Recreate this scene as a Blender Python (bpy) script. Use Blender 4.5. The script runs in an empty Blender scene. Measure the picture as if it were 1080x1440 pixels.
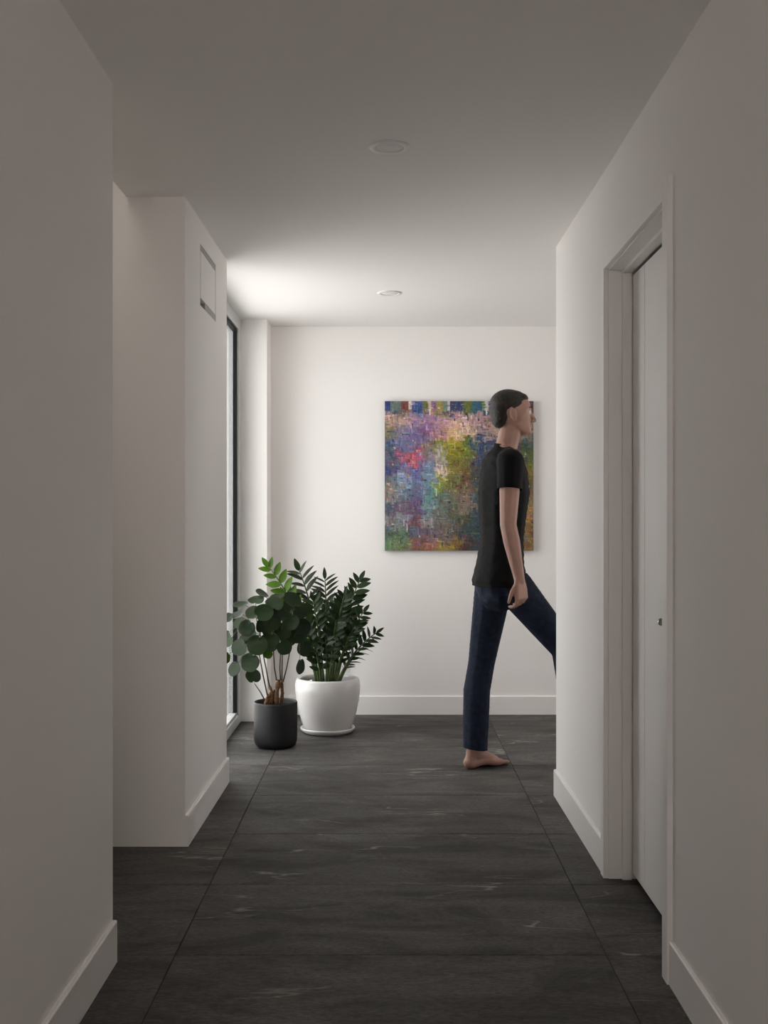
import bpy, bmesh, math, random
import numpy as np
from mathutils import Vector, Matrix, Quaternion
random.seed(7)
sc = bpy.context.scene
COL = sc.collection
F = 1577.0; X0 = 547.0; Y0 = 729.0; HC = 1.234          # focal length and principal lines in photo pixels, eye height
CEIL = 2.443

# ------------------------------------------------------------------ camera
cam = bpy.data.cameras.new('camera'); camo = bpy.data.objects.new('camera', cam); COL.objects.link(camo)
cam.sensor_fit = 'VERTICAL'; cam.sensor_height = 36.0; cam.sensor_width = 27.0
cam.lens = F / 1440 * 36
cam.shift_x = (540 - X0) / 1440; cam.shift_y = (Y0 - 720) / 1440
camo.location = (0, 0, HC); camo.rotation_euler = (math.pi / 2, 0, 0)
cam.clip_start = 0.05; cam.clip_end = 200
sc.camera = camo
# ------------------------------------------------------------------ world, sun, daylight, added fill, exposure
w = bpy.data.worlds.new('sky'); sc.world = w; w.use_nodes = True
bg = w.node_tree.nodes['Background']; bg.inputs[0].default_value = (1.0, 0.96, 0.965, 1); bg.inputs[1].default_value = 5.5
def sun(direction, strength, color, angle):
    l = bpy.data.lights.new('sun', 'SUN'); o = bpy.data.objects.new('sun', l); COL.objects.link(o)
    l.energy = strength; l.color = color; l.angle = math.radians(angle)
    o.rotation_euler = Vector(direction).to_track_quat('-Z', 'Y').to_euler()
def area(name, loc, aim, sx, sy, power, color=(1, 1, 1)):
    l = bpy.data.lights.new(name, 'AREA'); o = bpy.data.objects.new(name, l); COL.objects.link(o)
    l.shape = 'RECTANGLE'; l.size = sx; l.size_y = sy; l.energy = power; l.color = color
    o.location = loc; o.rotation_euler = Vector(aim).to_track_quat('-Z', 'Y').to_euler()
sun((-0.02, 0.36, -0.93), 19.0, (1.0, 0.97, 0.92), 3)
area('fill_rear', (0.0, -2.8, 2.1), (0, 1, 0.7), 1.3, 0.5, 26.0, (1.0, 0.95, 0.93))  # unseen fill lamp added behind the camera to lift the near corridor
area('daylight_right_hall', (3.7, 6.1, 1.3), (-1, 0, 0.05), 1.5, 2.0, 17.0, (1.0, 0.97, 0.95))
area('daylight_stairwell', (-1.22, 3.0, 3.25), (0.1, 0.1, -1), 0.3, 0.8, 4.5, (1.0, 0.95, 0.86))
vs = sc.view_settings
vs.view_transform = 'Standard'; vs.look = 'None'; vs.gamma = 1.0; vs.use_curve_mapping = False; vs.exposure = 0.0
sc.cycles.max_bounces = 14; sc.cycles.diffuse_bounces = 9; sc.cycles.glossy_bounces = 4
sc.cycles.transparent_max_bounces = 12
sc.cycles.use_denoising = True
sc.cycles.caustics_reflective = False; sc.cycles.caustics_refractive = False

# ------------------------------------------------------------------ helpers
def P(px, py, d):
    return Vector(((px - X0) * d / F, d, HC - (py - Y0) * d / F))
def s2l(c):
    return tuple(((v / 255) / 12.92 if v / 255 < 0.04045 else ((v / 255 + 0.055) / 1.055) ** 2.4) for v in c)
def mat(name, color, rough=0.5, spec=0.5, noise=None, bump=None, metal=0.0, coat=0.0, sub=0.0):
    m = bpy.data.materials.new(name); m.use_nodes = True; nt = m.node_tree; b = nt.nodes['Principled BSDF']
    b.inputs['Roughness'].default_value = rough; b.inputs['Specular IOR Level'].default_value = spec
    b.inputs['Metallic'].default_value = metal; b.inputs['Coat Weight'].default_value = coat
    b.inputs['Base Color'].default_value = (*color, 1)
    tc = nt.nodes.new('ShaderNodeTexCoord')
    if noise:
        sc_, amt = noise
        n = nt.nodes.new('ShaderNodeTexNoise'); n.inputs['Scale'].default_value = sc_; n.inputs['Detail'].default_value = 4
        nt.links.new(tc.outputs['Object'], n.inputs['Vector'])
        r = nt.nodes.new('ShaderNodeMapRange'); r.inputs['From Min'].default_value = 0.3; r.inputs['From Max'].default_value = 0.7
        nt.links.new(n.outputs['Fac'], r.inputs['Value'])
        mx = nt.nodes.new('ShaderNodeMix'); mx.data_type = 'RGBA'
        mx.inputs[6].default_value = (*[c * (1 - amt) for c in color], 1); mx.inputs[7].default_value = (*[min(1, c * (1 + amt)) for c in color], 1)
        nt.links.new(r.outputs[0], mx.inputs[0]); nt.links.new(mx.outputs[2], b.inputs['Base Color'])
    if bump:
        sc_, st, dist = bump
        n = nt.nodes.new('ShaderNodeTexNoise'); n.inputs['Scale'].default_value = sc_; n.inputs['Detail'].default_value = 3
        nt.links.new(tc.outputs['Object'], n.inputs['Vector'])
        bp = nt.nodes.new('ShaderNodeBump'); bp.inputs['Strength'].default_value = st; bp.inputs['Distance'].default_value = dist
        nt.links.new(n.outputs['Fac'], bp.inputs['Height']); nt.links.new(bp.outputs[0], b.inputs['Normal'])
    return m
def link(name, me, m=None, parent=None, smooth=False):
    o = bpy.data.objects.new(name, me); COL.objects.link(o)
    if m is not None and len(me.materials) == 0: me.materials.append(m)
    if parent is not None: o.parent = parent
    if smooth:
        me.polygons.foreach_set('use_smooth', [True] * len(me.polygons))
    return o
def tomesh(name, bm):
    me = bpy.data.meshes.new(name); bm.normal_update(); bm.to_mesh(me); bm.free(); return me
def obj(name, bm, m, parent=None, smooth=False):
    return link(name, tomesh(name, bm), m, parent, smooth)
def box(bm, x0, x1, y0, y1, z0, z1, bev=0.0):
    r = bmesh.ops.create_cube(bm, size=1.0)
    vs_ = r['verts']
    for v in vs_:
        v.co = Vector((x0 + (v.co.x + .5) * (x1 - x0), y0 + (v.co.y + .5) * (y1 - y0), z0 + (v.co.z + .5) * (z1 - z0)))
    if bev > 0:
        es = list({e for v in vs_ for e in v.link_edges})
        bmesh.ops.bevel(bm, geom=es, offset=bev, segments=2, affect='EDGES', profile=0.5)
    return vs_
def prism(bm, pts, z0, z1):
    lo = [bm.verts.new((x, y, z0)) for x, y in pts]; hi = [bm.verts.new((x, y, z1)) for x, y in pts]
    n = len(pts)
    for i in range(n):
        bm.faces.new((lo[i], lo[(i + 1) % n], hi[(i + 1) % n], hi[i]))
    bm.faces.new(lo[::-1]); bm.faces.new(hi)
    bmesh.ops.recalc_face_normals(bm, faces=bm.faces)
def lathe(bm, prof, n=64, cx=0, cy=0):
    rings = []
    for r, z in prof:
        if r < 1e-6: rings.append([bm.verts.new((cx, cy, z))])
        else: rings.append([bm.verts.new((cx + r * math.cos(2 * math.pi * i / n), cy + r * math.sin(2 * math.pi * i / n), z)) for i in range(n)])
    for a, b in zip(rings, rings[1:]):
        for i in range(n):
            j = (i + 1) % n
            if len(a) == 1 and len(b) == 1: continue
            if len(a) == 1: bm.faces.new((a[0], b[j], b[i]))
            elif len(b) == 1: bm.faces.new((a[i], a[j], b[0]))
            else: bm.faces.new((a[i], a[j], b[j], b[i]))
    bmesh.ops.recalc_face_normals(bm, faces=bm.faces)
def tube(bm, pts, rad, n=8):
    """tapered tube along pts, rad a number or list"""
    pts = [Vector(p) for p in pts]
    if not isinstance(rad, (list, tuple)): rad = [rad] * len(pts)
    rings = []
    up = Vector((0.13, 0.97, 0.2)).normalized()
    for i, p in enumerate(pts):
        t = (pts[min(i + 1, len(pts) - 1)] - pts[max(i - 1, 0)]).normalized()
        a = t.cross(up).normalized(); b = t.cross(a).normalized()
        rings.append([bm.verts.new(p + (a * math.cos(2 * math.pi * k / n) + b * math.sin(2 * math.pi * k / n)) * rad[i]) for k in range(n)])
    for a, b in zip(rings, rings[1:]):
        for k in range(n):
            bm.faces.new((a[k], a[(k + 1) % n], b[(k + 1) % n], b[k]))
    bm.faces.new(rings[0][::-1]); bm.faces.new(rings[-1])
    bmesh.ops.recalc_face_normals(bm, faces=bm.faces)
def struct(o): o['kind'] = 'structure'; return o
def root(name, loc, rz=0):
    o = bpy.data.objects.new(name, None); COL.objects.link(o); o.location = loc; o.rotation_euler = (0, 0, rz); o.empty_display_size = 0.1
    return o
def tag(o, label, cat, group=None):
    o['label'] = label; o['category'] = cat
    if group: o['group'] = group
    return o

# ------------------------------------------------------------------ materials
M = {}
M['wall'] = mat('white_wall_paint', (0.885, 0.862, 0.845), 0.75, 0.25, noise=(1.3, 0.01), bump=(260, 0.06, 0.001))
M['ceil'] = mat('white_ceiling_paint', (0.885, 0.866, 0.85), 0.9, 0.15, bump=(300, 0.05, 0.001))
M['trim'] = mat('white_trim_enamel', (0.87, 0.85, 0.83), 0.42, 0.45, bump=(60, 0.03, 0.001))
M['door'] = mat('white_door_enamel', (0.86, 0.84, 0.82), 0.45, 0.45, bump=(60, 0.03, 0.001))
M['frame'] = mat('light_grey_aluminium', (0.52, 0.53, 0.52), 0.38, 0.5, noise=(30, 0.03))
M['gasket'] = mat('black_rubber', (0.005, 0.005, 0.0055), 0.6, 0.15, bump=(90, 0.1, 0.001))
M['grout'] = mat('grey_grout', (0.030, 0.029, 0.027), 0.9, 0.2, noise=(40, 0.2))
M['concrete'] = mat('pale_paving', (0.54, 0.53, 0.53), 0.9, 0.2, noise=(3, 0.08), bump=(60, 0.2, 0.002))
M['render'] = mat('charcoal_cladding', (0.14, 0.14, 0.138), 0.9, 0.2, noise=(2, 0.05), bump=(80, 0.2, 0.002))
M['plate'] = mat('white_plastic', (0.78, 0.77, 0.75), 0.35, 0.5, noise=(20, 0.01))
M['lens'] = mat('frosted_lamp_lens', (0.82, 0.80, 0.80), 0.6, 0.4, noise=(60, 0.02))
M['slot'] = mat('shadow_gap_metal', (0.40, 0.39, 0.37), 0.6, 0.3, noise=(40, 0.05))
M['chrome'] = mat('brushed_nickel', (0.35, 0.34, 0.32), 0.35, 0.5, metal=1.0, noise=(60, 0.05))

def slate():
    m = bpy.data.materials.new('dark_slate_porcelain'); m.use_nodes = True; nt = m.node_tree; N = nt.nodes; L = nt.links
    b = N['Principled BSDF']
    tc = N.new('ShaderNodeTexCoord'); oi = N.new('ShaderNodeObjectInfo')
    off = N.new('ShaderNodeVectorMath'); off.operation = 'SCALE'; off.inputs[0].default_value = (37.0, 19.0, 11.0)
    L.new(oi.outputs['Random'], off.inputs['Scale'])
    add = N.new('ShaderNodeVectorMath'); add.operation = 'ADD'
    L.new(tc.outputs['Object'], add.inputs[0]); L.new(off.outputs[0], add.inputs[1])
    mp = N.new('ShaderNodeMapping'); mp.inputs['Scale'].default_value = (0.55, 1.5, 1); L.new(add.outputs[0], mp.inputs['Vector'])
    n1 = N.new('ShaderNodeTexNoise'); n1.inputs['Scale'].default_value = 3.2; n1.inputs['Detail'].default_value = 9; n1.inputs['Roughness'].default_value = 0.68; n1.inputs['Distortion'].default_value = 0.9
    L.new(mp.outputs[0], n1.inputs['Vector'])
    r1 = N.new('ShaderNodeValToRGB'); e = r1.color_ramp.elements
    e[0].position = 0.36; e[0].color = (0.026, 0.0245, 0.023, 1); e[1].position = 0.66; e[1].color = (0.098, 0.092, 0.087, 1)
    L.new(n1.outputs['Fac'], r1.inputs['Fac'])
    # fine grain streaked along the tile
    mp2 = N.new('ShaderNodeMapping'); mp2.inputs['Scale'].default_value = (1, 3.5, 1); L.new(add.outputs[0], mp2.inputs['Vector'])
    n2 = N.new('ShaderNodeTexNoise'); n2.inputs['Scale'].default_value = 55; n2.inputs['Detail'].default_value = 5; n2.inputs['Roughness'].default_value = 0.75
    L.new(mp2.outputs[0], n2.inputs['Vector'])
    r2 = N.new('ShaderNodeMapRange'); r2.inputs['From Min'].default_value = 0.35; r2.inputs['From Max'].default_value = 0.7; r2.inputs['To Min'].default_value = 0.42; r2.inputs['To Max'].default_value = 2.0
    L.new(n2.outputs['Fac'], r2.inputs['Value'])
    mul = N.new('ShaderNodeVectorMath'); mul.operation = 'SCALE'; L.new(r1.outputs['Color'], mul.inputs[0]); L.new(r2.outputs[0], mul.inputs['Scale'])
    # pale veins: thin level lines of a distorted noise, gated by another noise
    n3 = N.new('ShaderNodeTexNoise'); n3.inputs['Scale'].default_value = 0.85; n3.inputs['Detail'].default_value = 6; n3.inputs['Roughness'].default_value = 0.5; n3.inputs['Distortion'].default_value = 0.1
    mp3 = N.new('ShaderNodeMapping'); mp3.inputs['Rotation'].default_value = (0, 0, 0.55); mp3.inputs['Scale'].default_value = (0.45, 2.4, 1); L.new(add.outputs[0], mp3.inputs['Vector']); L.new(mp3.outputs[0], n3.inputs['Vector'])
    d = N.new('ShaderNodeMath'); d.operation = 'SUBTRACT'; d.inputs[1].default_value = 0.5; L.new(n3.outputs['Fac'], d.inputs[0])
    ab = N.new('ShaderNodeMath'); ab.operation = 'ABSOLUTE'; L.new(d.outputs[0], ab.inputs[0])
    vr = N.new('ShaderNodeMapRange'); vr.inputs['From Min'].default_value = 0.0; vr.inputs['From Max'].default_value = 0.0036; vr.inputs['To Min'].default_value = 1; vr.inputs['To Max'].default_value = 0
    L.new(ab.outputs[0], vr.inputs['Value'])
    n4 = N.new('ShaderNodeTexNoise'); n4.inputs['Scale'].default_value = 3.0; n4.inputs['Detail'].default_value = 3; L.new(add.outputs[0], n4.inputs['Vector'])
    g = N.new('ShaderNodeMapRange'); g.inputs['From Min'].default_value = 0.47; g.inputs['From Max'].default_value = 0.66; L.new(n4.outputs['Fac'], g.inputs['Value'])
    vm = N.new('ShaderNodeMath'); vm.operation = 'MULTIPLY'; L.new(vr.outputs[0], vm.inputs[0]); L.new(g.outputs[0], vm.inputs[1])
    mx = N.new('ShaderNodeMix'); mx.data_type = 'RGBA'; L.new(vm.outputs[0], mx.inputs[0]); L.new(mul.outputs[0], mx.inputs[6]); mx.inputs[7].default_value = (0.30, 0.28, 0.25, 1)
    L.new(mx.outputs[2], b.inputs['Base Color'])
    rr = N.new('ShaderNodeMapRange'); rr.inputs['To Min'].default_value = 0.50; rr.inputs['To Max'].default_value = 0.66; L.new(n2.outputs['Fac'], rr.inputs['Value']); L.new(rr.outputs[0], b.inputs['Roughness'])
    b.inputs['Specular IOR Level'].default_value = 0.18
    bp = N.new('ShaderNodeBump'); bp.inputs['Strength'].default_value = 0.35; bp.inputs['Distance'].default_value = 0.0015
    L.new(n2.outputs['Fac'], bp.inputs['Height']); L.new(bp.outputs[0], b.inputs['Normal'])
    return m
M['slate'] = slate()

def glass():
    m = bpy.data.materials.new('clear_window_glass'); m.use_nodes = True; nt = m.node_tree; N = nt.nodes; L = nt.links
    N.remove(N['Principled BSDF'])
    t = N.new('ShaderNodeBsdfTransparent'); t.inputs[0].default_value = (0.93, 0.95, 0.94, 1)
    g = N.new('ShaderNodeBsdfGlossy'); g.inputs['Roughness'].default_value = 0.0
    lw = N.new('ShaderNodeLayerWeight'); lw.inputs['Blend'].default_value = 0.5      # Schlick reflectance of a clear pane, same from both sides
    pw = N.new('ShaderNodeMath'); pw.operation = 'POWER'; pw.inputs[1].default_value = 5; L.new(lw.outputs['Facing'], pw.inputs[0])
    f = N.new('ShaderNodeMath'); f.operation = 'MULTIPLY_ADD'; f.inputs[1].default_value = 0.96; f.inputs[2].default_value = 0.04; L.new(pw.outputs[0], f.inputs[0])
    x = N.new('ShaderNodeMixShader'); L.new(f.outputs[0], x.inputs[0]); L.new(t.outputs[0], x.inputs[1]); L.new(g.outputs[0], x.inputs[2])
    tr = N.new('ShaderNodeBsdfTranslucent'); tr.inputs[0].default_value = (0.9, 0.93, 0.93, 1)
    y = N.new('ShaderNodeMixShader'); y.inputs[0].default_value = HAZE; L.new(x.outputs[0], y.inputs[1]); L.new(tr.outputs[0], y.inputs[2])
    L.new(y.outputs[0], N['Material Output'].inputs['Surface'])
    return m
HAZE = 0.04                                    # lightly satin-etched pane
M['glass'] = glass()

# ------------------------------------------------------------------ floor: slab with every tile a piece
bm = bmesh.new(); box(bm, -1.56, 4.2, -3.2, 7.25, -0.12, -0.0035)
floor = struct(obj('floor', bm, M['grout']))
TX, TY, GAP = 1.2192, 0.6096, 0.0032
bm = bmesh.new()
hx, hy = TX / 2 - GAP / 2, TY / 2 - GAP / 2; b_ = 0.0010
lv = [[bm.verts.new((sx * (hx - i), sy * (hy - i), z)) for sx, sy in ((-1, -1), (1, -1), (1, 1), (-1, 1))] for i, z in ((0, -0.0034), (0, -0.0008), (b_, 0.0))]
for a, b in zip(lv, lv[1:]):
    for i in range(4): bm.faces.new((a[i], a[(i + 1) % 4], b[(i + 1) % 4], b[i]))
bm.faces.new(lv[-1]); tile_me = tomesh('tile', bm); tile_me.materials.append(M['slate'])
XS = -0.604; YS = 4.389
for i in range(-2, 4):
    for j in range(-12, 5):
        cx = XS + (i + 0.5) * TX; cy = YS + (j + 0.5) * TY
        if i in (-2, 2, 3) and cy < 2.0: continue
        if i == -2 and cy > 4.3: continue
        if i >= 2 and cy < 4.9: continue
        o = link('tile', tile_me, None, floor); o.location = (cx, cy, 0)

# ------------------------------------------------------------------ walls
def wallbox(name, *a, m='wall', bev=0.0):
    bm = bmesh.new(); box(bm, *a, bev=bev); return struct(obj(name, bm, M[m]))
bm = bmesh.new(); prism(bm, [(-0.7688, -3.1), (-0.7688, 3.121), (-0.985, 3.121), (-0.985, -3.1)], 0, CEIL + 0.05)
struct(obj('wall_left', bm, M['wall']))
# far left section with a recessed slot for the flush panel
PY0, PY1, PZ0, PZ1 = 4.54, 4.93, 2.098, 2.347
def lx(y): return -0.7663 + (y - 4.215) / (5.247 - 4.215) * 0.0070
bm = bmesh.new()
for (ya, yb, za, zb) in ((4.215, PY0, 0, CEIL + .05), (PY1, 5.247, 0, CEIL + .05), (PY0, PY1, 0, PZ0), (PY0, PY1, PZ1, CEIL + .05)):
    prism(bm, [(lx(ya), ya), (lx(yb), yb), (-0.97, yb), (-0.97, ya)], za, zb)
box(bm, -0.97, -0.85, PY0, PY1, PZ0, PZ1)
wl = struct(obj('wall_left_far', bm, M['wall']))
wallbox('wall_alcove', -1.56, -0.9699, 4.215, 4.30, 0, 3.4)
wallbox('wall_stairwell', -1.56, -1.46, 1.9, 4.215, 0, 3.4)
wallbox('wall_stairwell_rear', -1.56, -0.985, 1.85, 2.0, 0, 3.4)
wallbox('ceiling_stairwell', -1.56, -0.9, 1.85, 4.42, 3.3, 3.4, m='ceil')
wallbox('wall_header', -0.988, -0.90, 1.9, 4.215, CEIL + 0.002, 3.32)
wallbox('wall_pier', -1.15, -0.742, 6.815, 7.061, 0, CEIL + .05)
wallbox('wall_back', -1.15, 4.2, 7.061, 7.25, 0, CEIL + .05)
wallbox('wall_behind_camera', -0.985, 1.1, -3.2, -3.05, 0, CEIL + .05)
wallbox('wall_right_hall_end', 4.0, 4.2, 4.88, 7.25, 0, CEIL + .05)
DY0, DY1, DZ = 3.018, 3.846, 2.090            # rough opening of the door
RX = 0.751
bm = bmesh.new()
for (ya, yb, za, zb) in ((-3.1, DY0, 0, CEIL + .05), (DY1, 4.997, 0, CEIL + .05), (DY0, DY1, DZ, CEIL + .05)):
    xa = RX; xb = 0.745 if yb > 4.9 else RX
    prism(bm, [(xa, ya), (xb, yb), (0.90, yb), (0.90, ya)], za, zb)
struct(obj('wall_right', bm, M['wall']))
wallbox('wall_right_hall', 0.8999, 4.2, 4.86, 4.997, 0, CEIL + .05)
wallbox('wall_closet', 0.985, 1.1, -3.1, 4.87, 0, CEIL + .05)  # unseen cover wall added behind the door to keep light out
wallbox('ceiling', -0.988, 4.2, -3.2, 7.25, CEIL, CEIL + 0.12, m='ceil')
wallbox('ceiling_window_bay', -1.15, -0.9879, 4.3, 7.25, CEIL, CEIL + 0.12, m='ceil')

# baseboards
def bb(name, pts, ends, h=0.1165, t=0.0125):
    """profiled skirting between two floor points; pts = (x0,y0),(x1,y1) on the wall, n = outward normal"""
    (xa, ya), (xb, yb), (nx, ny) = pts[0], pts[1], ends
    prof = [(0, 0), (t, 0), (t, h - 0.0035), (t - 0.0035, h), (0, h)]
    bm = bmesh.new()
    A = [bm.verts.new((xa + nx * p, ya + ny * p, z)) for p, z in prof]
    B = [bm.verts.new((xb + nx * p, yb + ny * p, z)) for p, z in prof]
    for i in range(5): bm.faces.new((A[i], A[(i + 1) % 5], B[(i + 1) % 5], B[i]))
    bm.faces.new(A[::-1]); bm.faces.new(B); bmesh.ops.recalc_face_normals(bm, faces=bm.faces)
    return struct(obj(name, bm, M['trim']))
bb('baseboard_left', ((-0.7688, -3.05), (-0.7688, 3.121)), (1, 0))
bb('baseboard_left_far', ((lx(4.215), 4.2155), (lx(5.247), 5.247)), (1, 0))
bb('baseboard_right_near', ((RX, -3.05), (RX, 2.966)), (-1, 0), t=0.0105)
bb('baseboard_right_far', ((RX, 3.898), (0.745, 4.997)), (-1, 0), t=0.0115)
bb('baseboard_back', ((-0.742, 7.061), (3.99, 7.061)), (0, -1))
bb('baseboard_right_hall', ((0.745, 4.997), (3.99, 4.997)), (0, 1))

# ------------------------------------------------------------------ door
CT = 0.0165; CI = 0.735                        # casing
door = struct(root('door_1', (0.835, 3.43, 0)))
def dpart(name, bm, m, sub=None):
    o = obj(name, bm, m, sub if sub else door); 
    if not sub: o.matrix_parent_inverse = door.matrix_basis.inverted()
    return o
door.location = (0.835, 3.43, 0); bpy.context.view_layer.update()
LX = 0.832
def dleaf(ya, yb, name):
    bm = bmesh.new(); box(bm, LX, LX + 0.035, ya, yb, 0.022, 2.064, bev=0.0030)
    return dpart(name, bm, M['door'])
dleaf(3.651, 3.8265, 'stile'); dleaf(3.040, 3.6475, 'door_panel')
bm = bmesh.new(); box(bm, LX + 0.012, LX + 0.034, 3.035, 3.829, 0.022, 2.064); dpart('core', bm, M['door'])
bm = bmesh.new()
lathe(bm, [(0, -0.006), (0.011, -0.006), (0.012, -0.002), (0.012, 0.0), (0.0105, 0.010), (0.007, 0.014), (0, 0.015)], 24)
bmesh.ops.rotate(bm, verts=bm.verts, cent=(0, 0, 0), matrix=Matrix.Rotation(-math.pi / 2, 3, 'Y'))
bmesh.ops.translate(bm, verts=bm.verts, vec=(LX + 0.004, 3.425, 0.918)); h = dpart('knob', bm, M['chrome']); h['label'] = 'small round metal knob'
# jambs, stops, casing, one architrave
arch = struct(root('trim_1', (0.76, 3.43, 0))); bpy.context.view_layer.update()
def apart(name, bm, m=None):
    o = obj(name, bm, m or M['trim'], arch); o.matrix_parent_inverse = arch.matrix_basis.inverted(); return o
J0, J1, JZ = 3.026, 3.838, 2.083
for nm, a in (('jamb', (CI + CT, LX + 0.05, J1, DY1, 0, DZ)), ('jamb', (CI + CT, LX + 0.05, DY0, J0, 0, DZ)), ('head_jamb', (CI + CT, LX + 0.05, J0, J1, JZ, DZ)),
              ('door_stop', (0.797, 0.829, J1 - 0.012, J1, 0, JZ)), ('door_stop', (0.797, 0.829, J0, J0 + 0.012, 0, JZ)), ('door_stop', (0.797, 0.829, J0 + .012, J1 - .012, JZ - 0.012, JZ))):
    bm = bmesh.new(); box(bm, *a, bev=0.0012); apart(nm, bm)
CW = 0.060; G = 0.004
for a in ((CI, CI + CT, J1 + 0.005, J1 + CW, 0, JZ + CW), (CI, CI + CT, J0 - CW, J0 - 0.005, 0, JZ + CW), (CI, CI + CT, J0 - 0.005, J1 + 0.005, JZ + 0.005, JZ + CW)):
    bm = bmesh.new(); box(bm, *a, bev=0.0015); apart('casing', bm)

# ------------------------------------------------------------------ window
WY0, WY1 = 5.250, 6.812
win = struct(root('window_1', (-0.92, (WY0 + WY1) / 2, 0))); bpy.context.view_layer.update()
def wpart(name, bm, m):
    o = obj(name, bm, m, win); o.matrix_parent_inverse = win.matrix_basis.inverted(); return o
FX0, FX1 = -0.972, -0.899
for nm, a in (('frame_stile', (FX0, FX1, 6.700, WY1, 0, CEIL)), ('frame_stile', (FX0, FX1, WY0, 5.34, 0, CEIL)),
              ('frame_rail', (FX0, FX1, 5.34, 6.700, 0.0, 0.058)), ('frame_rail', (FX0, FX1, 5.34, 6.700, 2.365, CEIL))):
    bm = bmesh.new(); box(bm, *a, bev=0.002); wpart(nm, bm, M['frame'])
for nm, a in (('glazing_bead', (-0.932, -0.909, 5.34, 6.700, 0.058, 0.074)),):
    bm = bmesh.new(); box(bm, *a, bev=0.002); wpart(nm, bm, M['frame'])
for a in ((-0.930, -0.908, 6.676, 6.6995, 0.075, 2.36), (-0.930, -0.908, 5.341, 5.36, 0.075, 2.36), (-0.930, -0.908, 5.36, 6.676, 2.345, 2.3645)):
    bm = bmesh.new(); box(bm, *a, bev=0.001); wpart('gasket', bm, M['gasket'])
bm = bmesh.new(); box(bm, -0.934, -0.930, 5.341, 6.699, 0.059, 2.364); wpart('pane', bm, M['glass'])
# outside: paving and a rendered garden wall
bm = bmesh.new(); box(bm, -14, -0.99, 4.6, 16, -0.25, -0.05); struct(obj('ground_terrace', bm, M['concrete']))
bm = bmesh.new(); box(bm, -1.35, -0.95, 7.5, 7.7, -0.25, 2.9); struct(obj('wall_exterior_fin', bm, M['render']))

# ------------------------------------------------------------------ panel in the left wall
pan = tag(root('wall_panel', (lx(4.735) - 0.004, 4.735, 2.2225)), 'white rectangular flush panel in a shadow gap high on the left wall', 'panel')
def ppart(name, a, m, bev=0.0):
    bm = bmesh.new(); box(bm, *a, bev=bev); o = obj(name, bm, M[m], pan); return o
hy2, hz2 = (PY1 - PY0) / 2, (PZ1 - PZ0) / 2
ppart('cover', (-0.012, 0.004, -hy2 + 0.006, hy2 - 0.006, -hz2 + 0.030, hz2 - 0.028), 'wall', 0.0008)
ppart('slot_liner', (-0.060, -0.052, -hy2 + 0.0005, hy2 - 0.0005, -hz2 + .0005, hz2 - .0005), 'slot')
ppart('bracket', (-0.052, -0.012, -hy2 + 0.02, -hy2 + 0.15, -hz2 + 0.045, -hz2 + 0.06), 'gasket')
ppart('bracket', (-0.052, -0.012, hy2 - 0.15, hy2 - 0.02, hz2 - 0.07, hz2 - 0.055), 'gasket')
ppart('gap_strip', (-0.016, 0.0022, -hy2 + .0005, hy2 - .0005, hz2 - 0.0265, hz2 - 0.0005), 'slot')
ppart('gap_strip', (-0.016, 0.0022, -hy2 + .12, hy2 - .0005, -hz2 + 0.0005, -hz2 + 0.0285), 'slot')

# ------------------------------------------------------------------ downlights
for k, (px, py, lab) in enumerate(((547.8, 206.5, 'round white recessed downlight nearer the camera, larger of the two'), (548.0, 412.0, 'round white recessed downlight farther away, in the brightly lit ceiling'))):
    d = F * (CEIL - HC) / (Y0 - py)
    r = tag(root('downlight', ((px - X0) * d / F, d, CEIL)), lab, 'ceiling light', 'recessed ceiling downlights')
    bm = bmesh.new(); lathe(bm, [(0.0665, 0.0), (0.0665, -0.002), (0.064, -0.0045), (0.052, -0.0055), (0.046, -0.004), (0.045, -0.001), (0.045, 0)], 48); obj('trim_ring', bm, M['plate'], r, True)
    bm = bmesh.new(); lathe(bm, [(0, -0.0026), (0.043, -0.0026), (0.0448, -0.0015), (0.0448, 0.0)], 40); obj('lens', bm, M['lens'], r, True)

# ------------------------------------------------------------------ wall outlet
r = tag(root('wall_outlet', (-0.285, 7.061, 0.325)), 'white electrical outlet low on the back wall behind the white pot', 'outlet')
bm = bmesh.new(); box(bm, -0.036, 0.036, -0.006, 0, -0.058, 0.058, bev=0.002); obj('cover_plate', bm, M['plate'], r)
for dz in (-0.022, 0.022):
    bm = bmesh.new(); box(bm, -0.017, 0.017, -0.008, -0.0055, dz - 0.014, dz + 0.014, bev=0.001)
    s_ = obj('socket', bm, M['plate'], r)
    bm = bmesh.new(); box(bm, -0.008, -0.006, -0.0084, -0.0079, dz - 0.006, dz + 0.006); box(bm, 0.006, 0.008, -0.0084, -0.0079, dz - 0.006, dz + 0.006); obj('slot', bm, M['gasket'], s_)

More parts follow.
